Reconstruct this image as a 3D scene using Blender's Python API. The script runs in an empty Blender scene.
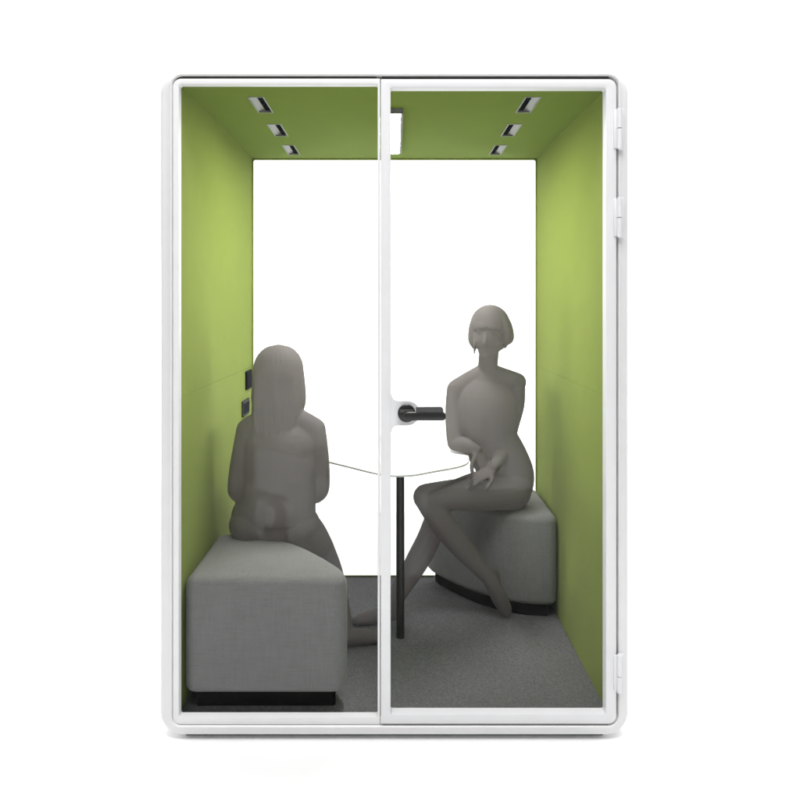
import bpy, bmesh, math, random
from mathutils import Vector, Matrix
from mathutils.bvhtree import BVHTree

random.seed(4)
S = bpy.context.scene
C = S.collection
PI = math.pi

# ------------------------------------------------------------------ measures
CAM_D = 2.45            # camera to the front plane of the pod (y = 0)
EYE = 1.51              # camera height
F = 714.0               # focal length in photo pixels
CX, CY = 394.5, 303.0   # vanishing point in the photo
ZF = 0.068              # height of the pod's carpet
WX = 0.75               # half width inside
YB = 1.315              # depth of the rear glass
ZC = 2.2705             # ceiling


def at(px, py, d):
    """point seen at photo pixel (px, py), d metres in front of the camera"""
    return Vector(((px - CX) * d / F, d - CAM_D, EYE - (py - CY) * d / F))


def fx(px): return (px - CX) * CAM_D / F
def fz(py): return EYE - (py - CY) * CAM_D / F


# ------------------------------------------------------------------ materials
def mat(name, col, rough=0.5, noise=0.0, nscale=40.0, bump=0.0, bscale=300.0, spec=0.5, sheen=0.0, coat=0.0):
    m = bpy.data.materials.new(name)
    m.use_nodes = True
    nt = m.node_tree
    b = nt.nodes['Principled BSDF']
    b.inputs['Base Color'].default_value = (*col, 1)
    b.inputs['Roughness'].default_value = rough
    b.inputs['Specular IOR Level'].default_value = spec
    if sheen: b.inputs['Sheen Weight'].default_value = sheen
    if coat:
        b.inputs['Coat Weight'].default_value = coat
        b.inputs['Coat Roughness'].default_value = 0.15
    tc = nt.nodes.new('ShaderNodeTexCoord')
    if noise:
        n = nt.nodes.new('ShaderNodeTexNoise')
        n.inputs['Scale'].default_value = nscale
        n.inputs['Detail'].default_value = 6
        nt.links.new(tc.outputs['Object'], n.inputs['Vector'])
        r = nt.nodes.new('ShaderNodeMapRange')
        r.inputs['From Min'].default_value = 0.3
        r.inputs['From Max'].default_value = 0.7
        r.inputs['To Min'].default_value = 1 - noise
        r.inputs['To Max'].default_value = 1 + noise
        nt.links.new(n.outputs['Fac'], r.inputs['Value'])
        mx = nt.nodes.new('ShaderNodeVectorMath')
        mx.operation = 'SCALE'
        mx.inputs[0].default_value = col
        nt.links.new(r.outputs['Result'], mx.inputs['Scale'])
        nt.links.new(mx.outputs['Vector'], b.inputs['Base Color'])
    if bump:
        n2 = nt.nodes.new('ShaderNodeTexNoise')
        n2.inputs['Scale'].default_value = bscale
        n2.inputs['Detail'].default_value = 3
        nt.links.new(tc.outputs['Object'], n2.inputs['Vector'])
        bp = nt.nodes.new('ShaderNodeBump')
        bp.inputs['Strength'].default_value = bump
        bp.inputs['Distance'].default_value = 0.002
        nt.links.new(n2.outputs['Fac'], bp.inputs['Height'])
        nt.links.new(bp.outputs['Normal'], b.inputs['Normal'])
    return m


def weave_mat(name, col, scale, amount, bump):
    """woven upholstery: two crossed wave patterns over a soft mottling"""
    m = mat(name, col, rough=0.9, spec=0.15, sheen=0.15)
    nt = m.node_tree
    b = nt.nodes['Principled BSDF']
    tc = nt.nodes['Texture Coordinate']
    outs = []
    for d in ((1, 1, 0.07), (0.07, 1, 1), (1, 0.07, 1)):            # slubby yarns along each direction
        mp = nt.nodes.new('ShaderNodeMapping')
        mp.inputs['Scale'].default_value = d
        nt.links.new(tc.outputs['Object'], mp.inputs['Vector'])
        w = nt.nodes.new('ShaderNodeTexNoise')
        w.inputs['Scale'].default_value = scale
        w.inputs['Detail'].default_value = 3
        nt.links.new(mp.outputs['Vector'], w.inputs['Vector'])
        outs.append(w.outputs['Fac'])
    a1 = nt.nodes.new('ShaderNodeMath'); a1.operation = 'ADD'
    nt.links.new(outs[0], a1.inputs[0]); nt.links.new(outs[1], a1.inputs[1])
    a2 = nt.nodes.new('ShaderNodeMath'); a2.operation = 'ADD'
    nt.links.new(a1.outputs[0], a2.inputs[0]); nt.links.new(outs[2], a2.inputs[1])
    n = nt.nodes.new('ShaderNodeTexNoise')
    n.inputs['Scale'].default_value = 9
    n.inputs['Detail'].default_value = 8
    n.inputs['Roughness'].default_value = 0.7
    nt.links.new(tc.outputs['Object'], n.inputs['Vector'])
    a3 = nt.nodes.new('ShaderNodeMath'); a3.operation = 'MULTIPLY_ADD'
    nt.links.new(n.outputs['Fac'], a3.inputs[0]); a3.inputs[1].default_value = 0.7
    nt.links.new(a2.outputs[0], a3.inputs[2])
    r = nt.nodes.new('ShaderNodeMapRange')
    r.inputs['From Min'].default_value = 1.45
    r.inputs['From Max'].default_value = 2.25
    r.inputs['To Min'].default_value = 1 - amount
    r.inputs['To Max'].default_value = 1 + amount
    nt.links.new(a3.outputs[0], r.inputs['Value'])
    mx = nt.nodes.new('ShaderNodeVectorMath'); mx.operation = 'SCALE'
    mx.inputs[0].default_value = col
    nt.links.new(r.outputs['Result'], mx.inputs['Scale'])
    nt.links.new(mx.outputs['Vector'], b.inputs['Base Color'])
    bp = nt.nodes.new('ShaderNodeBump')
    bp.inputs['Strength'].default_value = bump
    bp.inputs['Distance'].default_value = 0.0015
    nt.links.new(a2.outputs[0], bp.inputs['Height'])
    nt.links.new(bp.outputs['Normal'], b.inputs['Normal'])
    return m


def glass_mat(name):
    m = bpy.data.materials.new(name)
    m.use_nodes = True
    nt = m.node_tree
    nt.nodes.remove(nt.nodes['Principled BSDF'])
    out = nt.nodes['Material Output']
    t = nt.nodes.new('ShaderNodeBsdfTransparent')
    t.inputs['Color'].default_value = (0.985, 0.99, 0.985, 1)
    g = nt.nodes.new('ShaderNodeBsdfGlossy')
    g.inputs['Roughness'].default_value = 0.02
    f = nt.nodes.new('ShaderNodeFresnel')
    f.inputs['IOR'].default_value = 1.12
    mx = nt.nodes.new('ShaderNodeMixShader')
    nt.links.new(f.outputs[0], mx.inputs[0])
    nt.links.new(t.outputs[0], mx.inputs[1])
    nt.links.new(g.outputs[0], mx.inputs[2])
    nt.links.new(mx.outputs[0], out.inputs['Surface'])
    return m


def figure_mat(name, col, clear):
    """smoky translucent figure: part of the light goes straight through each surface"""
    m = bpy.data.materials.new(name)
    m.use_nodes = True
    nt = m.node_tree
    nt.nodes.remove(nt.nodes['Principled BSDF'])
    out = nt.nodes['Material Output']
    t = nt.nodes.new('ShaderNodeBsdfTransparent')
    d = nt.nodes.new('ShaderNodeBsdfDiffuse')
    tr = nt.nodes.new('ShaderNodeBsdfTranslucent')
    n = nt.nodes.new('ShaderNodeTexNoise')
    n.inputs['Scale'].default_value = 6
    tc = nt.nodes.new('ShaderNodeTexCoord')
    nt.links.new(tc.outputs['Object'], n.inputs['Vector'])
    r = nt.nodes.new('ShaderNodeMapRange')
    r.inputs['To Min'].default_value = 0.97
    r.inputs['To Max'].default_value = 1.03
    nt.links.new(n.outputs['Fac'], r.inputs['Value'])
    sc = nt.nodes.new('ShaderNodeVectorMath'); sc.operation = 'SCALE'
    sc.inputs[0].default_value = col
    nt.links.new(r.outputs['Result'], sc.inputs['Scale'])
    nt.links.new(sc.outputs['Vector'], d.inputs['Color'])
    nt.links.new(sc.outputs['Vector'], tr.inputs['Color'])
    m1 = nt.nodes.new('ShaderNodeMixShader'); m1.inputs[0].default_value = 0.5
    nt.links.new(d.outputs[0], m1.inputs[1]); nt.links.new(tr.outputs[0], m1.inputs[2])
    m2 = nt.nodes.new('ShaderNodeMixShader'); m2.inputs[0].default_value = clear
    nt.links.new(m1.outputs[0], m2.inputs[1]); nt.links.new(t.outputs[0], m2.inputs[2])
    nt.links.new(m2.outputs[0], out.inputs['Surface'])
    return m


def lamp_mat(name, strength):
    m = bpy.data.materials.new(name)
    m.use_nodes = True
    b = m.node_tree.nodes['Principled BSDF']
    b.inputs['Base Color'].default_value = (0.9, 0.9, 0.9, 1)
    b.inputs['Emission Color'].default_value = (1, 0.985, 0.965, 1)
    b.inputs['Emission Strength'].default_value = strength
    return m


M = {
    'white': mat('white_powder_coat', (0.79, 0.79, 0.79), 0.35, noise=0.015, nscale=12, bump=0.03, bscale=900, spec=0.4),
    'white_door': mat('white_door_coat', (0.77, 0.77, 0.782), 0.3, noise=0.015, nscale=12, bump=0.03, bscale=900, spec=0.4),
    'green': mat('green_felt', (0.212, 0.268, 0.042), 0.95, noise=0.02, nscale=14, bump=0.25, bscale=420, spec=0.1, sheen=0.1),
    'green_shaded': mat('green_felt_shaded', (0.17, 0.235, 0.028), 0.95, noise=0.02, nscale=14, bump=0.25, bscale=420, spec=0.1, sheen=0.1),  # wall felt again, the ceiling's shade and green bounce put into the colour
    'carpet': mat('grey_carpet', (0.158, 0.156, 0.163), 1.0, noise=0.26, nscale=170, bump=0.7, bscale=380, spec=0.05),
    'seat': weave_mat('grey_weave', (0.232, 0.229, 0.232), 170, 0.10, 0.3),
    'black': mat('black_plinth', (0.004, 0.0035, 0.0035), 0.9, noise=0.2, nscale=30, spec=0.05),
    'black_metal': mat('black_leg_coat', (0.02, 0.02, 0.02), 0.4, noise=0.1, nscale=30, bump=0.05, bscale=800),
    'handle': mat('black_handle', (0.018, 0.018, 0.018), 0.35, noise=0.1, nscale=60, bump=0.05, bscale=900),
    'handle_grey': mat('graphite_handle_sheen', (0.075, 0.075, 0.075), 0.4, noise=0.1, nscale=60),
    'table': mat('white_laminate', (0.85, 0.85, 0.85), 0.4, noise=0.01, nscale=20),
    'edge': mat('table_edge_shade', (0.6, 0.6, 0.6), 0.5, noise=0.05, nscale=40),  # grey stands in for the shadow line under the tabletop
    'gasket_gap_shade': mat('olive_gasket', (0.30, 0.36, 0.10), 0.7, noise=0.1, nscale=40),
    'alu': mat('lamp_trough', (0.26, 0.26, 0.26), 0.4, noise=0.04, nscale=60),
    'dark': mat('lamp_louvre', (0.02, 0.02, 0.028), 0.9, noise=0.1, nscale=60, spec=0.05),
    'grey': mat('grey_plastic', (0.2, 0.2, 0.21), 0.5, noise=0.05, nscale=60),
    'socket': mat('socket_plate', (0.07, 0.07, 0.075), 0.9, noise=0.1, nscale=60, spec=0.05),
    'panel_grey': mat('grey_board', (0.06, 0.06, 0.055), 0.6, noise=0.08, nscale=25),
    'lamp': lamp_mat('lit_diffuser', 228.0),
    'glass': glass_mat('clear_glass'),
    'figure': figure_mat('smoky_grey_figure', (0.272, 0.247, 0.247), 0.14),
    'ground': mat('white_studio_floor', (0.92, 0.92, 0.92), 0.8, noise=0.01, nscale=3, spec=0.1),
}


# ------------------------------------------------------------------ mesh helpers
def link(name, bm, m, parent=None, smooth=None):
    me = bpy.data.meshes.new(name)
    bmesh.ops.recalc_face_normals(bm, faces=bm.faces)
    bm.to_mesh(me); bm.free()
    for k in (m if isinstance(m, (list, tuple)) else [m]):
        me.materials.append(k)
    o = bpy.data.objects.new(name, me)
    C.objects.link(o)
    if parent is not None:
        o.parent = parent
        o.matrix_parent_inverse = Matrix.Identity(4)
    if smooth is not None:
        for p in me.polygons: p.use_smooth = True
        if smooth < 180:
            me.set_sharp_from_angle(angle=math.radians(smooth))
    return o


def tag(o, label, cat, group=None, kind=None):
    if label: o['label'] = label
    if cat: o['category'] = cat
    if group: o['group'] = group
    if kind: o['kind'] = kind
    return o


def empty(name, loc=(0, 0, 0)):
    o = bpy.data.objects.new(name, None)
    o.empty_display_size = 0.1
    C.objects.link(o)
    o.location = loc
    return o


def box(bm, x0, x1, y0, y1, z0, z1, bev=0.0, mi=0, seg=2):
    g = bmesh.ops.create_cube(bm, size=1.0)
    vs = g['verts']
    for v in vs:
        v.co = Vector((x0 + (v.co.x + .5) * (x1 - x0), y0 + (v.co.y + .5) * (y1 - y0), z0 + (v.co.z + .5) * (z1 - z0)))
    fs = set(f for v in vs for f in v.link_faces)
    for f in fs: f.material_index = mi
    if bev:
        es = list(set(e for v in vs for e in v.link_edges))
        r = bmesh.ops.bevel(bm, geom=es, offset=bev, segments=seg, profile=0.5, affect='EDGES')
        for f in r['faces']: f.material_index = mi


def rrect(x0, x1, z0, z1, r, n=8):
    """rounded rectangle, same number of points for every radius"""
    if not isinstance(r, (tuple, list)): r = (r,) * 4       # bottom-right, top-right, top-left, bottom-left
    pts = []
    for (cx, cz, a0, rr) in ((x1, z0, -PI / 2, r[0]), (x1, z1, 0, r[1]), (x0, z1, PI / 2, r[2]), (x0, z0, PI, r[3])):
        rr = max(rr, 0.0006)
        ox = cx - rr if cx == x1 else cx + rr
        oz = cz - rr if cz == z1 else cz + rr
        for i in range(n + 1):
            a = a0 + PI / 2 * i / n
            pts.append((ox + rr * math.cos(a), oz + rr * math.sin(a)))
    return pts


def loft_loops(bm, loops, closed_tube=True):
    rows = [[bm.verts.new(p) for p in lp] for lp in loops]
    n = len(rows[0])
    m = len(rows)
    for i in range(m if closed_tube else m - 1):
        a, b = rows[i], rows[(i + 1) % m]
        for j in range(n):
            bm.faces.new((a[j], a[(j + 1) % n], b[(j + 1) % n], b[j]))
    return rows


def rr_loop(x0, x1, z0, z1, r, y, ins=0.0):
    rr = [max(q - ins, 0.0006) for q in (r if isinstance(r, (tuple, list)) else (r,) * 4)]
    return [(x, y, z) for x, z in rrect(x0 + ins, x1 - ins, z0 + ins, z1 - ins, rr)]


# ------------------------------------------------------------------ world, light, camera
w = bpy.data.worlds.new('World')
S.world = w
w.use_nodes = True
nt = w.node_tree
bg = nt.nodes['Background']
bg.inputs['Color'].default_value = (1, 1, 1, 1)
tc = nt.nodes.new('ShaderNodeTexCoord')
sp = nt.nodes.new('ShaderNodeSeparateXYZ')
mr = nt.nodes.new('ShaderNodeMapRange')         # bright backdrop side, dimmer studio behind the camera
mr.inputs['From Min'].default_value = -0.1
mr.inputs['From Max'].default_value = 0.6
mr.inputs['To Min'].default_value = 0.16
mr.inputs['To Max'].default_value = 1.8
nt.links.new(tc.outputs['Generated'], sp.inputs[0])
nt.links.new(sp.outputs['Y'], mr.inputs['Value'])
nt.links.new(mr.outputs['Result'], bg.inputs['Strength'])

la = bpy.data.lights.new('overhead_fill', 'AREA')  # unseen light added overhead to whiten the ground
la.shape = 'RECTANGLE'
la.size = 7; la.size_y = 7
la.energy = 125
lo = bpy.data.objects.new('overhead_fill', la)
lo.location = (0, 0.3, 6.5)
C.objects.link(lo)
lk = bpy.data.lights.new('front_fill', 'AREA')  # unseen light added in front to brighten the lower interior
lk.shape = 'RECTANGLE'
lk.size = 4; lk.size_y = 2.0
lk.energy = 280
lf = bpy.data.objects.new('front_fill', lk)
lf.location = (0, -2.3, 5.7)
lf.rotation_euler = (Vector((0, 0.4, 0.3)) - Vector((0, -2.3, 5.7))).to_track_quat('-Z', 'Y').to_euler()
C.objects.link(lf)
for sx, sy, en in ((-1, 2.75, 70), (1, 2.75, 70)):     # unseen lights added behind, either side, to brighten the side walls
    ls = bpy.data.lights.new('rear_fill', 'AREA')
    ls.shape = 'RECTANGLE'
    ls.size = 1.8; ls.size_y = 1.9
    ls.energy = en
    so_ = bpy.data.objects.new('rear_fill', ls)
    so_.location = (sx * 3.1, sy, 0.95)
    so_.rotation_euler = (Vector((0, 0.66, 0.75)) - so_.location).to_track_quat('-Z', 'Y').to_euler()
    C.objects.link(so_)

cam = bpy.data.cameras.new('camera')
co = bpy.data.objects.new('camera', cam)
C.objects.link(co)
co.location = (0, -CAM_D, EYE)
co.rotation_euler = (PI / 2, 0, 0)
cam.sensor_width = 36
cam.lens = 36 * F / 800
cam.shift_x = (400 - CX) / 800
cam.shift_y = -(400 - CY) / 800
cam.clip_start = 0.05
cam.clip_end = 500
S.camera = co
S.view_settings.view_transform = 'Standard'
S.view_settings.look = 'None'
S.view_settings.exposure = 0
S.view_settings.gamma = 1
S.cycles.max_bounces = 12
S.cycles.transparent_max_bounces = 32
S.cycles.diffuse_bounces = 6

# ------------------------------------------------------------------ ground
bm = bmesh.new()
box(bm, -4.2, 4.2, -3.6, 2.7, -0.02, 0.0)
g = link('ground', bm, M['ground'])
g['kind'] = 'structure'

# ------------------------------------------------------------------ the pod
pod = empty('meeting_pod', (0, 0, 0))
tag(pod, 'white framed glass meeting pod with lime green felt lining and a hinged glass door', 'office pod')

OX0, OX1, OZ0, OZ1 = fx(157.5), fx(631), fz(739.3), fz(68.3)       # outer outline of the shell
PX0, PX1, PZ0, PZ1 = fx(171.6), fx(619), fz(726.3), fz(75.2)       # front opening
IX, IZ0, IZ1 = WX + 0.006, ZF - 0.006, OZ1 - 0.008
bm = bmesh.new()
R = 0.082
loops = [rr_loop(OX0, OX1, OZ0, OZ1, R, 1.345, 0.006), rr_loop(OX0, OX1, OZ0, OZ1, R, 1.335),
         rr_loop(OX0, OX1, OZ0, OZ1, R, 0.040)]
for k in range(1, 7):                                               # rounded front edge
    a = PI / 2 * k / 6
    loops.append(rr_loop(OX0, OX1, OZ0, OZ1, R, 0.040 - 0.028 * math.sin(a), 0.017 * (1 - math.cos(a))))
RO = (0.036, 0.036, 0.036, 0.03)
loops.append(rr_loop(PX0, PX1, PZ0, PZ1, RO, 0.004, -0.007))
loops.append(rr_loop(PX0, PX1, PZ0, PZ1, RO, 0.001, -0.004))
loops.append(rr_loop(PX0, PX1, PZ0, PZ1, RO, 0.003, -0.001))
loops.append(rr_loop(PX0, PX1, PZ0, PZ1, RO, 0.007, 0.0))
loops.append(rr_loop(PX0, PX1, PZ0, PZ1, RO, 0.050, 0.0))
loops.append(rr_loop(-IX, IX, IZ0, IZ1, 0.004, 0.0505))
loops.append(rr_loop(-IX, IX, IZ0, IZ1, 0.004, 1.345))
loft_loops(bm, loops)
link('shell', bm, M['white'], pod, 50)

bm = bmesh.new()                                                    # recessed dark base under the shell
box(bm, OX0 + 0.085, OX1 - 0.085, 0.045, 1.29, 0.0, OZ0 + 0.003)
link('base', bm, M['panel_grey'], pod)

for s in (-1, 1):                                                   # felt side linings, two boards with a seam
    bm = bmesh.new()
    zs = 1.51 - 0.331
    for z0, z1 in ((ZF, zs - 0.0003), (zs + 0.0003, ZC)):
        box(bm, min(s * WX, s * (WX + 0.0045)), max(s * WX, s * (WX + 0.0045)), 0.053, YB + 0.02, z0, z1, 0.0005)
    link('side_lining', bm, M['green'], pod)

LX0, LX1 = 0.485, 0.541                                             # recessed downlights in the ceiling
LY = [(0.186, 0.396), (0.586, 0.800), (0.990, 1.204)]
bm = bmesh.new()
xs = [-WX, -LX1, -LX0, LX0, LX1, WX]
ys = [0.053] + [v for p in LY for v in p] + [YB + 0.02]
grid = [[bm.verts.new((x, y, ZC)) for y in ys] for x in xs]
for i in range(len(xs) - 1):
    for j in range(len(ys) - 1):
        if i in (1, 3) and j in (1, 3, 5): continue
        bm.faces.new((grid[i][j], grid[i + 1][j], grid[i + 1][j + 1], grid[i][j + 1]))
r = bmesh.ops.extrude_face_region(bm, geom=bm.faces[:])
for v in r['geom']:
    if isinstance(v, bmesh.types.BMVert): v.co.z += 0.003
link('ceiling', bm, M['green_shaded'], pod)

for s in (-1, 1):
    for y0, y1 in LY:
        x0, x1 = (LX0, LX1) if s > 0 else (-LX1, -LX0)
        bm = bmesh.new()
        e = 0.0008
        lp = []
        for (i, z) in ((e, ZC + 0.0005), (e, ZC + 0.014), (-0.002, ZC + 0.014), (-0.002, ZC + 0.0035)):
            lp.append([(x0 + i, y0 + i, z), (x1 - i, y0 + i, z), (x1 - i, y1 - i, z), (x0 + i, y1 - i, z)])
        loft_loops(bm, lp)
        xo, xi = (x1, x0) if s > 0 else (x0, x1)                    # outer, inner side
        xm = xo + (xi - xo) * 0.5
        q = [bm.verts.new(p) for p in ((xo - s * 0.001, y0 + .001, ZC + 0.001), (xm, y0 + .001, ZC + 0.0125), (xm, y1 - .001, ZC + 0.0125), (xo - s * 0.001, y1 - .001, ZC + 0.001))]
        bm.faces.new(q)
        d = link('downlight', bm, M['alu'], pod)
        bm = bmesh.new()
        box(bm, min(xm, xi + s * 0.0012), max(xm, xi + s * 0.0012), y0 + 0.0015, y1 - 0.0015, ZC + 0.006, ZC + 0.0125)
        for k in range(9):
            yy = y0 + (y1 - y0) * (k + .5) / 9
            box(bm, min(xm + s * -0.001, xi + s * 0.0015), max(xm + s * -0.001, xi + s * 0.0015), yy - 0.0012, yy + 0.0012, ZC + 0.0035, ZC + 0.0058)
        link('louvre', bm, M['dark'], d)
        bm = bmesh.new()
        lp = []
        for (i, z) in ((-0.002, ZC - 0.0002), (-0.002, ZC - 0.002), (0.0022, ZC - 0.002), (0.0022, ZC - 0.0002)):
            lp.append([(x0 + i, y0 + i, z), (x1 - i, y0 + i, z), (x1 - i, y1 - i, z), (x0 + i, y1 - i, z)])
        loft_loops(bm, lp)
        link('rim', bm, M['alu'], d)

bm = bmesh.new()                                                    # slim lit strip on the ceiling
lp = []
for (i, z) in ((0.0, ZC - 0.0005), (0.0, ZC - 0.018), (0.002, ZC - 0.020), (0.0105, ZC - 0.020), (0.0105, ZC - 0.0005)):
    lp.append([(-0.034 + i, 0.34 + i, z), (0.034 - i, 0.34 + i, z), (0.034 - i, 1.10 - i, z), (-0.034 + i, 1.10 - i, z)])
loft_loops(bm, lp)
cl = link('ceiling_lamp', bm, M['grey'], pod)
bm = bmesh.new()
box(bm, -0.0233, 0.0233, 0.3508, 1.0892, ZC - 0.0192, ZC - 0.0150, 0.0005)
link('diffuser', bm, M['lamp'], cl)

bm = bmesh.new()                                                    # carpet
box(bm, -WX, WX, 0.0515, YB + 0.02, ZF - 0.005, ZF, 0.001)
link('carpet', bm, M['carpet'], pod)

bm = bmesh.new()                                                    # rear window: thin gasket and a pane
rb = (0.003, 0.016, 0.016, 0.003)
lp = [rr_loop(-WX + .001, WX - .001, ZF + 0.001, ZC - 0.001, 0.001, YB - 0.004), rr_loop(-WX + .001, WX - .001, ZF + .001, ZC - .001, 0.001, YB + 0.012),
      rr_loop(-WX, WX, ZF, ZC, rb, YB + 0.012, 0.006), rr_loop(-WX, WX, ZF, ZC, rb, YB - 0.004, 0.006)]
loft_loops(bm, lp)
rw = link('rear_window', bm, M['gasket_gap_shade'], pod)
bm = bmesh.new()
box(bm, -WX + 0.007, WX - 0.007, YB, YB + 0.008, ZF + 0.007, ZC - 0.007)
link('glass_pane', bm, M['glass'], rw)

# fixed front window, left of the door
X0, X1, Z0, Z1 = fx(172.2), fx(380.0), fz(725.6), fz(78)
G0, G1, H0, H1 = fx(178.2), fx(377.6), fz(718.3), fz(83.6)


def frame_ring(bm, X, G, y0, y1, ro, ri, bev=0.002):
    lp = [rr_loop(*X, ro, y1), rr_loop(*X, ro, y0 + bev), rr_loop(*X, ro, y0 + bev * .3, bev * .3), rr_loop(*X, ro, y0, bev),
          rr_loop(*G, ri, y0, -bev), rr_loop(*G, ri, y0 + bev * .3, -bev * .3), rr_loop(*G, ri, y0 + bev), rr_loop(*G, ri, y1)]
    loft_loops(bm, lp)


bm = bmesh.new()
frame_ring(bm, (X0, X1, Z0, Z1), (G0, G1, H0, H1), 0.006, 0.036, (0.002, 0.002, 0.028, 0.024), 0.007)
fw = link('fixed_window', bm, M['white'], pod, 40)
bm = bmesh.new()
box(bm, G0 - 0.004, G1 + 0.0, 0.037, 0.045, H0 - 0.004, H1 + 0.004)
link('glass_pane', bm, M['glass'], fw)

bm = bmesh.new()
box(bm, fx(176), fx(376.5), 0.012, 0.030, fz(78.4), fz(75.0))
link('gasket_gap_shade', bm, M['panel_grey'], fw)  # dark strip put in as the shade of the gap above the window

# door
X0, X1, Z0, Z1 = fx(380.7), fx(616.6), fz(724.2), fz(79.0)
G0, G1, H0, H1 = fx(390.6), fx(606.0), fz(714.4), fz(87.6)
bm = bmesh.new()
frame_ring(bm, (X0, X1, Z0, Z1), (G0, G1, H0, H1), 0.000, 0.040, (0.028, 0.028, 0.004, 0.004), 0.006, 0.003)
door = link('door', bm, M['white_door'], pod, 40)
bm = bmesh.new()
box(bm, G0 - 0.004, G1 + 0.004, 0.0405, 0.0485, H0 - 0.004, H1 + 0.004)
link('glass_pane', bm, M['glass'], door)

bm = bmesh.new()
box(bm, fx(381.5), fx(610), 0.012, 0.030, fz(79.6), fz(75.0))
link('gasket_gap_shade', bm, M['panel_grey'], door)  # dark strip standing for the shaded gap above the door
bm = bmesh.new()
box(bm, fx(382), fx(609), 0.010, 0.030, fz(726.6), fz(723.8))
link('gasket_gap_shade', bm, M['panel_grey'], door)  # dark strip standing for the shaded gap below the door

# white lock plate that bulges out of the stile with hollow fillets
cxp, czp, rp = fx(407.2), fz(413.2), 12.6 * CAM_D / F
st = fx(390.2)
outl = []
fr = 0.024
for i in range(9):                                                  # lower fillet, from the stile
    a = PI + PI / 2 * (i / 8)
    outl.append((st + 0.003 + fr + fr * math.cos(a) , czp - rp - fr - fr * math.sin(a)))
outl = [(st + 0.003 + fr - fr * math.cos(PI / 2 * i / 8), czp - rp - fr + fr * math.sin(PI / 2 * i / 8)) for i in range(9)]
outl += [(cxp + rp * math.cos(-PI / 2 + PI * i / 20), czp + rp * math.sin(-PI / 2 + PI * i / 20)) for i in range(21)]
outl += [(st + 0.003 + fr - fr * math.cos(PI / 2 * i / 8), czp + rp + fr - fr * math.sin(PI / 2 * i / 8)) for i in range(8, -1, -1)]
outl += [(st, czp + rp + fr), (st, czp - rp - fr)]
bm = bmesh.new()
lo_ = [[(x, y, z) for x, z in outl] for y in (0.030, 0.003)]
rows = loft_loops(bm, lo_, False)
ins = []
cxx = sum(p[0] for p in outl) / len(outl)
top = [bm.verts.new((x + (cxp - x) * 0.05, 0.0006, z + (czp - z) * 0.05)) for x, z in outl]
for j in range(len(outl)):
    k = (j + 1) % len(outl)
    bm.faces.new((rows[1][j], rows[1][k], top[k], top[j]))
bm.faces.new(top)
bm.faces.new(rows[0])
link('lock_plate', bm, M['white_door'], door)


def disc(bm, cx, cz, r, y0, y1, mi=0, seg=40, bev=0.004):
    lp = []
    for (rr, y) in ((r, y1), (r, y0 + bev), (r - bev * .3, y0 + bev * .3), (r - bev, y0)):
        lp.append([(cx + rr * math.cos(2 * PI * i / seg), y, cz + rr * math.sin(2 * PI * i / seg)) for i in range(seg)])
    rows = loft_loops(bm, lp, False)
    f1 = bm.faces.new(rows[-1]); f2 = bm.faces.new(rows[0])
    for rw_ in rows:
        for v in rw_:
            for f in v.link_faces: f.material_index = mi


def lever(bm, x0, x1, z0, z1, y0, y1, r, mi):
    b = 0.0025
    n0 = len(bm.faces)
    lp = [rr_loop(x0, x1, z0, z1, r, y1, b), rr_loop(x0, x1, z0, z1, r, y1 - b), rr_loop(x0, x1, z0, z1, r, y0 + b), rr_loop(x0, x1, z0, z1, r, y0 + b * .3, b * .3), rr_loop(x0, x1, z0, z1, r, y0, b)]
    rows = loft_loops(bm, lp, False)
    bm.faces.new(rows[0]); bm.faces.new(rows[-1])
    bm.faces.ensure_lookup_table()
    for f in bm.faces[n0:]: f.material_index = mi


bm = bmesh.new()
disc(bm, fx(406.6), fz(412.8), 0.0305, -0.018, 0.0, 0)
lever(bm, fx(404), fx(445.0), fz(418.3), fz(410.2), -0.050, -0.034, 0.0125, 0)
disc(bm, fx(407.4), fz(414.2), 0.0132, -0.0495, -0.016, 0)
lever(bm, fx(415.5), fx(442.6), fz(411.6), fz(405.0), -0.047, -0.033, (0.003, 0.012, 0.004, 0.003), 1)
lever(bm, fx(399.6), fx(413.4), fz(412.0), fz(408.6), -0.0205, -0.0165, 0.005, 1)  # grey bar laid on the rose to imitate its sheen
link('handle', bm, [M['handle'], M['handle_grey']], door, 40)

for y0p, y1p, sp_ in ((108, 150, 129), (197, 238, 218), (653, 692, 675)):
    bm = bmesh.new()
    xa, xb = fx(613.6), fx(623.4)
    zt, zb, zm = fz(y0p), fz(y1p), fz(sp_)
    box(bm, xa, fx(618.1), -0.006, 0.002, zb + 0.006, zt - 0.006, 0.002)       # door leaf
    box(bm, fx(617.7), xb, -0.006, 0.003, zb, zt, 0.003)                         # frame leaf
    for z0, z1 in ((zb + 0.003, zm - 0.0015), (zm + 0.0015, zt - 0.003)):       # knuckles
        r = 0.0085
        cxk = fx(618.6)
        n0 = len(bm.verts)
        bmesh.ops.create_cone(bm, cap_ends=True, segments=20, radius1=r, radius2=r, depth=z1 - z0,
                              matrix=Matrix.Translation((cxk, -0.009, (z0 + z1) / 2)))
    h = link('hinge', bm, M['white_door'], door, 40)

# wall sockets by the table
for (y0, y1, z0, z1, m1) in ((1.135, 1.262, 1.072, 1.166, 'dark'), (1.05, 1.2, 0.948, 1.026, 'socket')):
    bm = bmesh.new()
    box(bm, -WX, -WX + 0.010, y0, y1, z0, z1, 0.003, 0)
    so = link('wall_socket', bm, M[m1], pod)
    bm = bmesh.new()
    n = 2
    for k in range(n):
        ya = y0 + 0.012 + k * (y1 - y0 - 0.024) / n
        yb = ya + (y1 - y0 - 0.024) / n - 0.006
        box(bm, -WX + 0.010, -WX + 0.0125, ya, yb, z0 + 0.014, z1 - 0.014, 0.001)
    link('outlet', bm, M['dark'], so)

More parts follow.
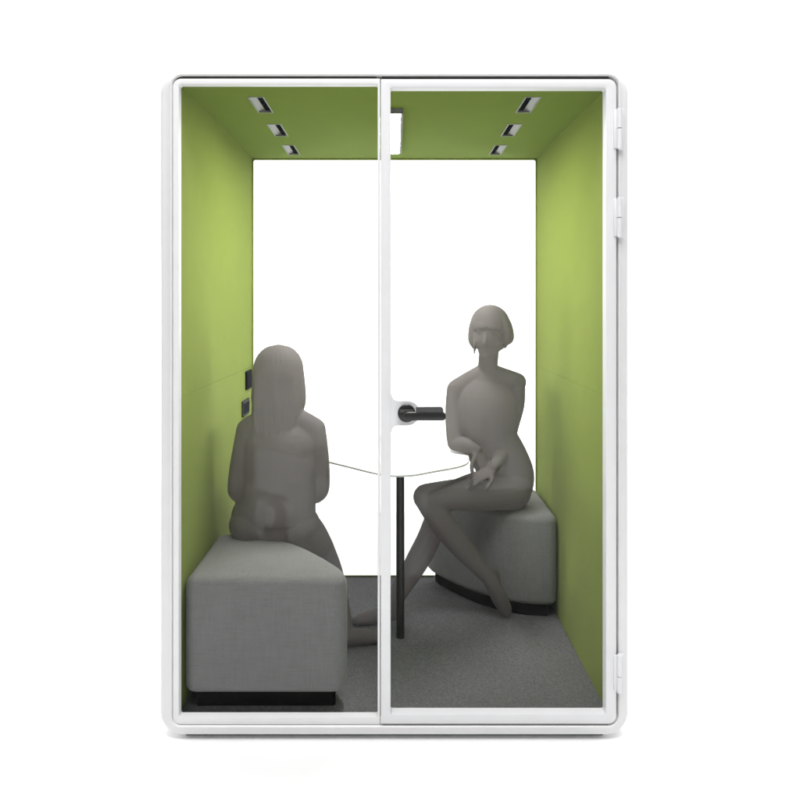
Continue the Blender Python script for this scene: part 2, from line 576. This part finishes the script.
# ------------------------------------------------------------------ table
table = empty('table', (0.025, 0.635, ZF))
tag(table, 'white wall-hung table with a pointed rounded top on a single thin black leg', 'table')
ZT = EYE - 0.693


def catmull(pts, n=8):
    out = []
    for i in range(len(pts) - 1):
        p0 = pts[max(i - 1, 0)]; p1 = pts[i]; p2 = pts[i + 1]; p3 = pts[min(i + 2, len(pts) - 1)]
        for k in range(n):
            t = k / n
            q = []
            for a in range(2):
                q.append(0.5 * ((2 * p1[a]) + (-p0[a] + p2[a]) * t + (2 * p0[a] - 5 * p1[a] + 4 * p2[a] - p3[a]) * t * t + (-p0[a] + 3 * p1[a] - 3 * p2[a] + p3[a]) * t ** 3))
            out.append(tuple(q))
    out.append(pts[-1])
    return out


front = catmull([(-0.742, 1.085), (-0.50, 0.865), (-0.28, 0.668), (-0.09, 0.478), (-0.015, 0.428), (0.075, 0.437), (0.15, 0.49),
                 (0.265, 0.575), (0.317, 0.65), (0.335, 0.76), (0.335, 0.95), (0.33, 1.12), (0.32, 1.308)], 8)
outl = front + [(-0.742, 1.308)]


def slab(bm, outl, z0, z1, o=(0, 0, 0), e=0.002):
    n = len(outl)

    def off(d):
        res = []
        for i in range(n):
            a = Vector(outl[i - 1]); b = Vector(outl[i]); c = Vector(outl[(i + 1) % n])
            t1 = (b - a); t2 = (c - b)
            t1 = t1.normalized() if t1.length > 1e-9 else t2.normalized()
            t2 = t2.normalized() if t2.length > 1e-9 else t1
            nn = Vector((-t1.y - t2.y, t1.x + t2.x))
            if nn.length < 1e-6: nn = Vector((-t1.y, t1.x))
            nn.normalize()
            res.append(b + nn * d)
        return res
    return off


def z_loops(outl, prof, o=(0, 0, 0)):
    off = slab(None, outl, 0, 0)
    return [[(p.x - o[0], p.y - o[1], z - o[2]) for p in off(d)] for d, z in prof]


tl = table.location
bm = bmesh.new()
lp = z_loops(outl, [(0.002, ZT - 0.009), (0.0, ZT - 0.0075), (0.0, ZT - 0.0015), (0.0015, ZT)], tl)
rows = loft_loops(bm, lp, False)
bm.faces.new(rows[0]); bm.faces.new(rows[-1])
bm.faces.ensure_lookup_table()
n = len(outl)
for f in bm.faces[n:2 * n]: f.material_index = 1
link('tabletop', bm, [M['table'], M['edge']], table)
bm = bmesh.new()
bmesh.ops.create_cone(bm, cap_ends=True, segments=28, radius1=0.0178, radius2=0.0178, depth=ZT - 0.009 - ZF - 0.004,
                      matrix=Matrix.Translation((0, 0, (ZT - 0.009 - ZF + 0.004) / 2)))
bmesh.ops.create_cone(bm, cap_ends=True, segments=28, radius1=0.0195, radius2=0.0195, depth=0.006,
                      matrix=Matrix.Translation((0, 0, 0.0031)))
bmesh.ops.create_cone(bm, cap_ends=True, segments=28, radius1=0.05, radius2=0.05, depth=0.005,
                      matrix=Matrix.Translation((0, 0, ZT - 0.0118 - ZF)))
link('leg', bm, M['black_metal'], table, 40)
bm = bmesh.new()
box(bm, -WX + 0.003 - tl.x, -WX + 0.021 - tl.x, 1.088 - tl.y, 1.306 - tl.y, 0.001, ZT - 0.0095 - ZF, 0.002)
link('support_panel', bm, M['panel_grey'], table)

# ------------------------------------------------------------------ stools
arc = catmull([(0.572, 0.056), (0.556, 0.105), (0.524, 0.160), (0.446, 0.270), (0.354, 0.374), (0.240, 0.456), (0.146, 0.495), (0.05, 0.508)], 8)


def corner(cx, cy, r, a0):
    return [(cx + r * math.cos(a0 + PI / 2 * i / 8), cy + r * math.sin(a0 + PI / 2 * i / 8)) for i in range(9)]


st_out = corner(0.038, 0.038, 0.038, PI) + corner(0.572 - 0.052, 0.052, 0.052, -PI / 2)[:-1] + arc + corner(0.04, 0.508 - 0.04, 0.04, PI / 2)[1:]


def make_stool(loc):
    root = empty('upholstered_stool', loc)
    z0, z1 = 0.061, 0.470
    bm = bmesh.new()
    prof = [(0.036, z0)]
    for k in range(7):
        a = PI / 2 * k / 6
        prof.append((0.028 * (1 - math.sin(a)), z0 + 0.028 * (1 - math.cos(a))))
    prof += [(-0.001, z0 + 0.1), (-0.0015, (z0 + z1) / 2), (-0.001, z1 - 0.1)]
    for k in range(8):
        a = PI / 2 * k / 7
        prof.append((0.032 * (1 - math.cos(a)), z1 - 0.032 + 0.032 * math.sin(a)))
    lp = z_loops(st_out, prof)
    rows = loft_loops(bm, lp, False)
    bm.faces.new(rows[0])
    last = rows[-1]
    cen = Vector((0.2, 0.19, 0))
    for t, dz in ((0.85, 0.0025), (0.6, 0.005), (0.3, 0.0065)):
        nw = [bm.verts.new((cen.x + (v.co.x - cen.x) * t, cen.y + (v.co.y - cen.y) * t, z1 + dz)) for v in rows[-1]]
        for j in range(len(nw)):
            k = (j + 1) % len(nw)
            bm.faces.new((last[j], last[k], nw[k], nw[j]))
        last = nw
    bm.faces.new(last)
    link('cushion', bm, M['seat'], root, 60)
    bm = bmesh.new()
    lp = z_loops(st_out, [(0.04, 0.0005), (0.04, 0.0605)])
    rows = loft_loops(bm, lp, False)
    bm.faces.new(rows[0]); bm.faces.new(rows[1])
    link('plinth', bm, M['black'], root, 50)
    return root


s1 = make_stool((-0.744, 0.066, ZF))
grp = 'grey quarter-round stools in the pod'
tag(s1, 'grey fabric quarter-round stool just inside the front window, flat side facing the front', 'stool', grp)
s2 = s1.copy(); C.objects.link(s2)
for ch in s1.children:
    c = ch.copy(); C.objects.link(c); c.parent = s2
s2.location = (0.744, 1.306, ZF)
s2.rotation_euler = (0, 0, PI)
s2['label'] = 'grey fabric quarter-round stool against the rear glass, curved side facing the front'


# ------------------------------------------------------------------ people
def tube(bm, pts, radii, seg=18, lateral=None):
    pts = [Vector(p) for p in pts]
    n = len(pts)
    rad = [(r, r) if not isinstance(r, (tuple, list)) else r for r in radii]
    if n > 2:                                                       # resample on a smooth curve
        q = [(*p, *r) for p, r in zip(pts, rad)]
        out = []
        for i in range(n - 1):
            p0, p1, p2, p3 = q[max(i - 1, 0)], q[i], q[i + 1], q[min(i + 2, n - 1)]
            for k in range(4):
                t = k / 4
                out.append([0.5 * (2 * p1[a] + (p2[a] - p0[a]) * t + (2 * p0[a] - 5 * p1[a] + 4 * p2[a] - p3[a]) * t * t + (3 * p1[a] - p0[a] - 3 * p2[a] + p3[a]) * t ** 3) for a in range(5)])
        out.append(list(q[-1]))
        pts = [Vector(o[:3]) for o in out]
        rad = [(max(o[3], 0.002), max(o[4], 0.002)) for o in out]
        n = len(pts)
    rings = []
    prev_u = None
    for i in range(n):
        t = (pts[min(i + 1, n - 1)] - pts[max(i - 1, 0)]).normalized()
        if lateral is not None:
            u = Vector(lateral)
        else:
            u = prev_u if prev_u is not None else (Vector((1, 0, 0)) if abs(t.x) < 0.8 else Vector((0, 1, 0)))
        u = (u - t * u.dot(t)).normalized()
        prev_u = u
        v = t.cross(u)
        rings.append((pts[i], t, u, v, rad[i]))
    full = []
    p, t, u, v, r = rings[0]
    m = min(r)
    for a in (75, 50, 25):
        c, s = math.cos(math.radians(a)), math.sin(math.radians(a))
        full.append((p - t * m * s, u, v, (r[0] * c, r[1] * c)))
    for p, t, u, v, r in rings: full.append((p, u, v, r))
    p, t, u, v, r = rings[-1]
    m = min(r)
    for a in (25, 50, 75):
        c, s = math.cos(math.radians(a)), math.sin(math.radians(a))
        full.append((p + t * m * s, u, v, (r[0] * c, r[1] * c)))
    rows = []
    for p, u, v, r in full:
        rows.append([bm.verts.new(p + u * r[0] * math.cos(2 * PI * k / seg) + v * r[1] * math.sin(2 * PI * k / seg)) for k in range(seg)])
    for i in range(len(rows) - 1):
        for k in range(seg):
            bm.faces.new((rows[i][k], rows[i][(k + 1) % seg], rows[i + 1][(k + 1) % seg], rows[i + 1][k]))
    bm.faces.new(rows[0][::-1]); bm.faces.new(rows[-1])


def ball(bm, c, r, rot=None):
    mt = Matrix.Translation(Vector(c)) @ (rot.to_4x4() if rot is not None else Matrix.Identity(4)) @ Matrix.Diagonal((*r, 1))
    bmesh.ops.create_uvsphere(bm, u_segments=28, v_segments=18, radius=1.0, matrix=mt)


def hand(bm, wrist, fwd, normal, side, curl=0.5, k=1.0):
    """palm, four fingers of unequal length and a thumb; side = +1/-1 for the thumb's side"""
    f = Vector(fwd).normalized()
    nrm = Vector(normal); nrm = (nrm - f * nrm.dot(f)).normalized()
    s = f.cross(nrm) * side
    w0 = Vector(wrist)
    tube(bm, [w0, w0 + f * 0.03 * k, w0 + f * 0.075 * k], [(0.026 * k, 0.018 * k), (0.036 * k, 0.016 * k), (0.040 * k, 0.013 * k)], 14, lateral=s)
    for i, ln in enumerate((0.068, 0.077, 0.072, 0.056)):
        b = w0 + f * (0.080 - 0.003 * abs(i - 1)) * k + s * (0.029 - 0.0195 * i) * k
        d = f + s * (0.06 - 0.04 * i)
        pts = [b - f * 0.02 * k, b]
        a = 0.0
        p = b
        for j in range(3):
            a += curl * (0.5 + 0.25 * j) * (1 + 0.06 * i)
            p = p + (d * math.cos(a) - nrm * math.sin(a)).normalized() * ln * k * (0.42, 0.32, 0.26)[j]
            pts.append(p)
        tube(bm, pts, [0.0085 * k, 0.0088 * k, 0.0082 * k, 0.0075 * k, 0.0062 * k], 10)
    b = w0 + f * 0.022 * k + s * 0.026 * k
    p1 = b + (f * 0.55 + s * 0.8 - nrm * 0.15).normalized() * 0.038 * k
    p2 = p1 + (f * 0.85 + s * 0.4 - nrm * 0.3).normalized() * 0.03 * k
    p3 = p2 + (f * 0.95 + s * 0.1 - nrm * 0.4).normalized() * 0.024 * k
    tube(bm, [b - f * 0.008, b, p1, p2, p3], [0.013 * k, 0.013 * k, 0.0105 * k, 0.0095 * k, 0.007 * k], 10)


def head(bm, c, fwd, up, k=1.0, face=True):
    """skull, jaw, nose, lips, eye sockets' brows, ears; c = centre of the skull"""
    f = Vector(fwd).normalized(); u = Vector(up).normalized()
    s = f.cross(u).normalized(); u = s.cross(f).normalized()
    rot = Matrix((s, f, u)).transposed()
    c = Vector(c)

    def P(a, b, d): return c + (s * a + f * b + u * d) * k
    ball(bm, P(0, -0.012, 0.022), (0.075 * k, 0.092 * k, 0.092 * k), rot)
    ball(bm, P(0, 0.022, -0.022), (0.063 * k, 0.066 * k, 0.082 * k), rot)
    ball(bm, P(0, 0.034, -0.068), (0.046 * k, 0.048 * k, 0.044 * k), rot)
    ball(bm, P(0, 0.062, -0.094), (0.021 * k, 0.018 * k, 0.017 * k), rot)            # chin
    tube(bm, [P(0, 0.080, 0.006), P(0, 0.088, -0.016), P(0, 0.095, -0.036)], [0.008 * k, 0.0095 * k, 0.0115 * k], 10)   # nose
    ball(bm, P(0, 0.0755, -0.063), (0.021 * k, 0.007 * k, 0.006 * k), rot)
    ball(bm, P(0, 0.0745, -0.072), (0.018 * k, 0.007 * k, 0.006 * k), rot)
    for q in (-1, 1):
        ball(bm, P(q * 0.031, 0.070, 0.008), (0.0135 * k, 0.012 * k, 0.010 * k), rot)
        tube(bm, [P(q * 0.014, 0.080, 0.030), P(q * 0.032, 0.077, 0.033), P(q * 0.05, 0.063, 0.027)], [0.005 * k] * 3, 8)
        ball(bm, P(q * 0.040, 0.058, -0.030), (0.020 * k, 0.016 * k, 0.016 * k), rot)
        ball(bm, P(q * 0.077, -0.004, -0.012), (0.009 * k, 0.018 * k, 0.030 * k), rot)


def shoe(bm, heel, toe, up=(0, 0, 1), k=1.0, ankle=None):
    h, t = Vector(heel), Vector(toe)
    f = (t - h).normalized()
    L = (t - h).length
    u = Vector(up); u = (u - f * u.dot(f)).normalized()
    s = f.cross(u)
    pts = [h + f * L * q + u * dz for q, dz in ((0.04, 0.032), (0.22, 0.034), (0.45, 0.030), (0.68, 0.023), (0.86, 0.017), (0.96, 0.013))]
    rr = [(0.029, 0.031), (0.032, 0.034), (0.034, 0.030), (0.040, 0.023), (0.034, 0.017), (0.02, 0.011)]
    tube(bm, pts, [(a * k, b) for a, b in rr], 18, lateral=s)
    if ankle is not None:
        tube(bm, [h + f * L * 0.16 + u * 0.035, Vector(ankle)], [0.034 * k, 0.034 * k], 14)


def remesh(bm, voxel, smooth):
    me = bpy.data.meshes.new('tmp_figure')
    bm.to_mesh(me); bm.free()
    o = bpy.data.objects.new('tmp_figure', me)
    C.objects.link(o)
    r = o.modifiers.new('remesh', 'REMESH')
    r.mode = 'VOXEL'; r.voxel_size = voxel; r.use_smooth_shade = True
    sm = o.modifiers.new('smooth', 'SMOOTH')
    sm.factor = 0.5; sm.iterations = smooth
    dg = bpy.context.evaluated_depsgraph_get()
    nm = bpy.data.meshes.new_from_object(o.evaluated_get(dg))
    bpy.data.objects.remove(o)
    bpy.data.meshes.remove(me)
    return nm


def figure(body, hair, voxel, smooth=3):
    """body and hair grown as one skin, then parted along the hairline: no hidden second layer under the hair"""
    hb_ = hair.copy()
    hm = remesh(hb_, voxel, smooth)
    tree = BVHTree.FromPolygons([v.co for v in hm.vertices], [list(p.vertices) for p in hm.polygons])
    bpy.data.meshes.remove(hm)
    tmp = bpy.data.meshes.new('tmp_hair')
    hair.to_mesh(tmp); hair.free()
    body.from_mesh(tmp)
    bpy.data.meshes.remove(tmp)
    nm = remesh(body, voxel, smooth)
    isn = []
    for p in nm.polygons:
        hit = tree.find_nearest(p.center, 0.0045)
        isn.append(hit[0] is not None)
    res = []
    for name, keep in (('person', False), ('hair', True)):
        b = bmesh.new()
        b.from_mesh(nm)
        b.faces.ensure_lookup_table()
        bmesh.ops.delete(b, geom=[f for f in b.faces if isn[f.index] != keep], context='FACES')
        m2 = bpy.data.meshes.new(name)
        b.to_mesh(m2); b.free()
        m2.materials.append(M['figure'])
        for p in m2.polygons: p.use_smooth = True
        q = bpy.data.objects.new(name, m2)
        C.objects.link(q)
        res.append(q)
    bpy.data.meshes.remove(nm)
    res[1].parent = res[0]
    return res[0]


def V(x, y, z): return Vector((x, y, z + ZF))       # z above the carpet


def locks(bm, c, fwd, spec):
    """hair in locks round the skull: spec = (angle from the back in degrees, length below the skull's centre, outward spread, thickness)"""
    b = -Vector((fwd[0], fwd[1], 0)).normalized()
    s = Vector((-b.y, b.x, 0))
    for a, ln, out, th in spec:
        d = b * math.cos(math.radians(a)) + s * math.sin(math.radians(a))
        j = random.uniform(-0.006, 0.006)
        pts = [c + d * 0.008 + Vector((0, 0, 0.106)), c + d * 0.046 + Vector((0, 0, 0.087)), c + d * 0.077 + Vector((0, 0, 0.040)), c + d * (0.086 + j) + Vector((0, 0, min(-0.01, -ln * 0.3)))]
        if ln > 0.02:
            pts.append(c + d * (0.086 + (out - 0.086) * 0.6 + j) + Vector((0, 0, -ln * 0.7)))
            pts.append(c + d * out + Vector((0, 0, -ln)))
            rr = [0.018, th, th, th * 0.95, th * 0.8, th * 0.22]
        else:
            pts[-1] = c + d * 0.092 + Vector((0, 0, -ln))
            rr = [0.018, th, th * 0.9, th * 0.3]
        tube(bm, pts, rr, 12)


# --- woman on the rear stool: faces front-left, hands in her lap, one foot forward, the other tucked back on its toes
bm = bmesh.new()
lat = Vector((1, 0.10, 0))
# pelvis to neck
tor = [at(507, 489, 3.40), at(507, 476, 3.40), at(501, 460, 3.40), at(489, 438, 3.39), at(486.5, 415, 3.37), at(486, 396, 3.37), at(487, 381, 3.375)]
tube(bm, tor, [(0.120, 0.105), (0.130, 0.110), (0.130, 0.106), (0.134, 0.098), (0.144, 0.112), (0.142, 0.102), (0.095, 0.062)], 26, lateral=lat)
tube(bm, [at(487, 384, 3.375), at(487.5, 370, 3.365), at(489, 352, 3.35)], [0.058, 0.047, 0.046], 18)
tube(bm, [at(457, 388, 3.36), at(472, 379, 3.37), at(487, 374, 3.372), at(503, 377, 3.385), at(517, 382, 3.40)], [0.042, 0.042, 0.05, 0.043, 0.044], 18)
# arms: picture-left
A = at(456, 389, 3.36); B = V(0.282, 0.875, 0.790); D = V(0.375, 0.795, 0.772)
tube(bm, [A, at(454, 408, 3.36), at(453.5, 428, 3.34), B], [0.043, 0.041, 0.037, 0.036], 16)
tube(bm, [B, V(0.33, 0.83, 0.786), D], [0.036, 0.034, 0.025], 16)
hand(bm, D, Vector((0.42, -0.32, -0.80)), Vector((0.45, -0.65, 0.55)), 1, 0.3, 1.0)
# picture-right
A = at(516.5, 387, 3.40); B = at(508, 442, 3.40); D = at(492, 470, 3.19)
tube(bm, [A, at(516.5, 405, 3.41), at(512, 425, 3.41), B], [0.042, 0.038, 0.034, 0.033], 16)
tube(bm, [B, at(501, 456, 3.31), D], [0.034, 0.033, 0.024], 16)
hand(bm, D, Vector((-0.80, -0.38, -0.30)), Vector((-0.25, -0.30, 1)), -1, 0.22, 1.0)
# far thigh and the leg that reaches forward
hipA = at(493, 492, 3.42); knA = at(441, 501, 3.21); anA = at(391, 604, 3.20)
tube(bm, [hipA, at(480, 490, 3.36), at(463, 493, 3.30), at(450, 497, 3.25), knA], [0.088, 0.086, 0.073, 0.062, 0.056], 20)
tube(bm, [knA, at(437, 516, 3.215), at(429, 538, 3.215), at(419, 558, 3.21), at(405, 582, 3.205), anA],
     [0.055, 0.052, 0.053, 0.053, 0.045, 0.037], 20)
shoe(bm, V(0.005, 0.765, 0.012), V(-0.19, 0.748, 0.004), ankle=anA)
# near thigh, shin tucked back under the seat edge
hipB = at(513, 486.5, 3.36); knB = at(426, 497, 3.07); anB = at(487, 576, 3.215)
tube(bm, [hipB, at(498, 491, 3.31), at(472, 494, 3.22), at(448, 495, 3.13), knB], [0.087, 0.086, 0.076, 0.064, 0.056], 20)
tube(bm, [knB, at(437, 515, 3.09), at(453, 537, 3.14), at(470, 557, 3.19), anB], [0.055, 0.054, 0.053, 0.044, 0.034], 20)
tube(bm, [anB, at(493, 586, 3.22), at(500, 599, 3.235), at(506, 610, 3.25), at(507.5, 613, 3.245)],
     [(0.032, 0.036), (0.034, 0.032), (0.036, 0.026), (0.03, 0.018), (0.02, 0.012)], 16)
tube(bm, [at(485, 570, 3.205), at(494, 573, 3.245), at(498, 582, 3.255)], [0.026, 0.022, 0.015], 12)      # heel
# head
hc = at(490.5, 333, 3.335)
head(bm, hc, (-0.35, -0.93, -0.05), (0.05, 0, 1), 1.05)
# bob
body = bm; bm = bmesh.new()
f = Vector((-0.35, -0.93, -0.05)).normalized()
ball(bm, hc + Vector((0.000, 0.014, 0.034)), (0.094, 0.100, 0.098))
ball(bm, hc + Vector((0.004, 0.036, -0.015)), (0.088, 0.078, 0.082))
locks(bm, hc, (-0.35, -0.93), [(a, random.uniform(0.07, 0.085) * (0.75 if a < -50 else 1), 0.080 if a > -50 else 0.070, 0.021) for a in range(-112, 113, 16)] +
      [(a, -0.030 + 0.0004 * abs(a - 180), 0.09, 0.016) for a in (140, 152, 164, 176, 188, 200, 212, 222)])
for (x0, x1, y0_, y1_, d0, d1) in ((478.0, 474.0, 318, 355, 3.315, 3.30), (503.0, 508.2, 320, 344, 3.33, 3.33)):
    tube(bm, [at(x0, y0_, d0), at((x0 * 2 + x1) / 3, (y0_ * 2 + y1_) / 3 - 1, d0), at((x0 + x1 * 2) / 3, (y0_ + y1_ * 2) / 3, d1), at(x1, y1_, d1)],
         [(0.014, 0.02), (0.013, 0.02), (0.009, 0.014), (0.003, 0.004)], 12)
pr = figure(body, bm, 0.0045)
tag(pr, 'smoky grey translucent woman with short hair sitting cross-legged on the rear stool', 'person')

# --- woman on the front stool: sits on its curved rear edge with her back to the glass
bm = bmesh.new()
d0 = 2.99
tor = [at(275, 524, d0), at(275, 517, d0), at(277, 505, d0), at(279, 485, d0), at(280, 462, d0 - .01), at(280, 440, d0 - .01), at(280, 423, d0)]
tube(bm, tor, [(0.188, 0.095), (0.186, 0.110), (0.166, 0.108), (0.158, 0.096), (0.160, 0.098), (0.152, 0.092), (0.10, 0.062)], 26, lateral=(1, -0.12, 0))
for px in (252, 297): ball(bm, at(px, 524, d0 + 0.0), (0.095, 0.105, 0.078))           # seat
tube(bm, [at(280, 425, d0), at(280, 405, d0 + .01), at(280, 388, d0 + .03)], [0.06, 0.048, 0.046], 18)
tube(bm, [at(247, 429, d0 + .01), at(262, 420, d0), at(280, 415, d0), at(299, 420, d0 - .01), at(315, 429, d0 - .01)], [0.044, 0.045, 0.05, 0.045, 0.045], 18)
# arms
A = at(247, 430, d0 + .01); B = at(236.5, 490, d0 + .01); D = V(-0.585, 0.80, 0.555)
tube(bm, [A, at(243, 448, d0), at(238.5, 470, d0), B, at(240, 496, d0 + .03)], [0.045, 0.042, 0.039, 0.037, 0.03], 16)
tube(bm, [B, (B + D) / 2 + Vector((0, 0, -0.005)), D], [0.037, 0.034, 0.025], 16)
hand(bm, D, Vector((0.25, 0.9, -0.15)), Vector((0, 0.1, 1)), 1, 0.3)
A = at(315, 430, d0 - .01); B = at(320.5, 489, d0 + .01); D = V(-0.335, 0.800, 0.768)
tube(bm, [A, at(318, 448, d0 - .02), at(320.5, 470, d0 - .01), B, at(317, 496, d0 + .03)], [0.045, 0.042, 0.039, 0.037, 0.03], 16)
tube(bm, [B, (B + D) / 2 + Vector((0.0, 0, -0.01)), D], [0.037, 0.034, 0.025], 16)
hand(bm, D, Vector((-0.25, 0.9, 0.02)), Vector((0, 0, 1)), -1, 0.12)
# legs
tube(bm, [at(255, 527, d0), V(-0.60, 0.72, 0.50), V(-0.565, 0.93, 0.445)], [0.088, 0.078, 0.056], 20)
tube(bm, [V(-0.565, 0.93, 0.445), V(-0.555, 0.905, 0.30), V(-0.54, 0.85, 0.09)], [0.056, 0.056, 0.036], 20)
shoe(bm, V(-0.545, 0.80, 0.004), V(-0.51, 1.03, 0.004), ankle=V(-0.54, 0.85, 0.10))
tube(bm, [at(297, 527, d0), V(-0.375, 0.69, 0.42), V(-0.335, 0.84, 0.31)], [0.092, 0.078, 0.058], 20)
tube(bm, [V(-0.335, 0.84, 0.31), V(-0.29, 0.73, 0.24), V(-0.25, 0.64, 0.16), V(-0.215, 0.565, 0.085)], [0.057, 0.060, 0.05, 0.037], 20)
shoe(bm, V(-0.235, 0.535, 0.004), V(-0.020, 0.60, 0.004), ankle=V(-0.215, 0.565, 0.09))
hc = at(279.5, 372, d0 + .03)
head(bm, hc, (0.30, 0.95, -0.05), (0, 0, 1), 1.02)
hm = bmesh.new(); body = bm; bm = hm
hb = at(278.4, 374.3, d0 + .01)
ball(bm, hb + Vector((0, 0, 0.003)), (0.100, 0.110, 0.112))
tube(bm, [at(278.5, 372, d0), at(278.5, 392, d0), at(279, 410, d0 - .02), at(279.5, 424, d0 - .04), at(279.5, 436, d0 - .055)],
     [(0.098, 0.098), (0.100, 0.090), (0.098, 0.066), (0.088, 0.042), (0.06, 0.02)], 28, lateral=(1, 0, 0))
locks(bm, hb, (0.12, 1.0), [(a, (0.165 if abs(a) > 75 else 0.235 + random.uniform(0, 0.05)), 0.096, 0.026) for a in range(-104, 105, 13)])
pl = figure(body, bm, 0.0048)
tag(pl, 'smoky grey translucent woman with long hair seen from behind, sitting on the front stool', 'person')

bpy.context.view_layer.update()
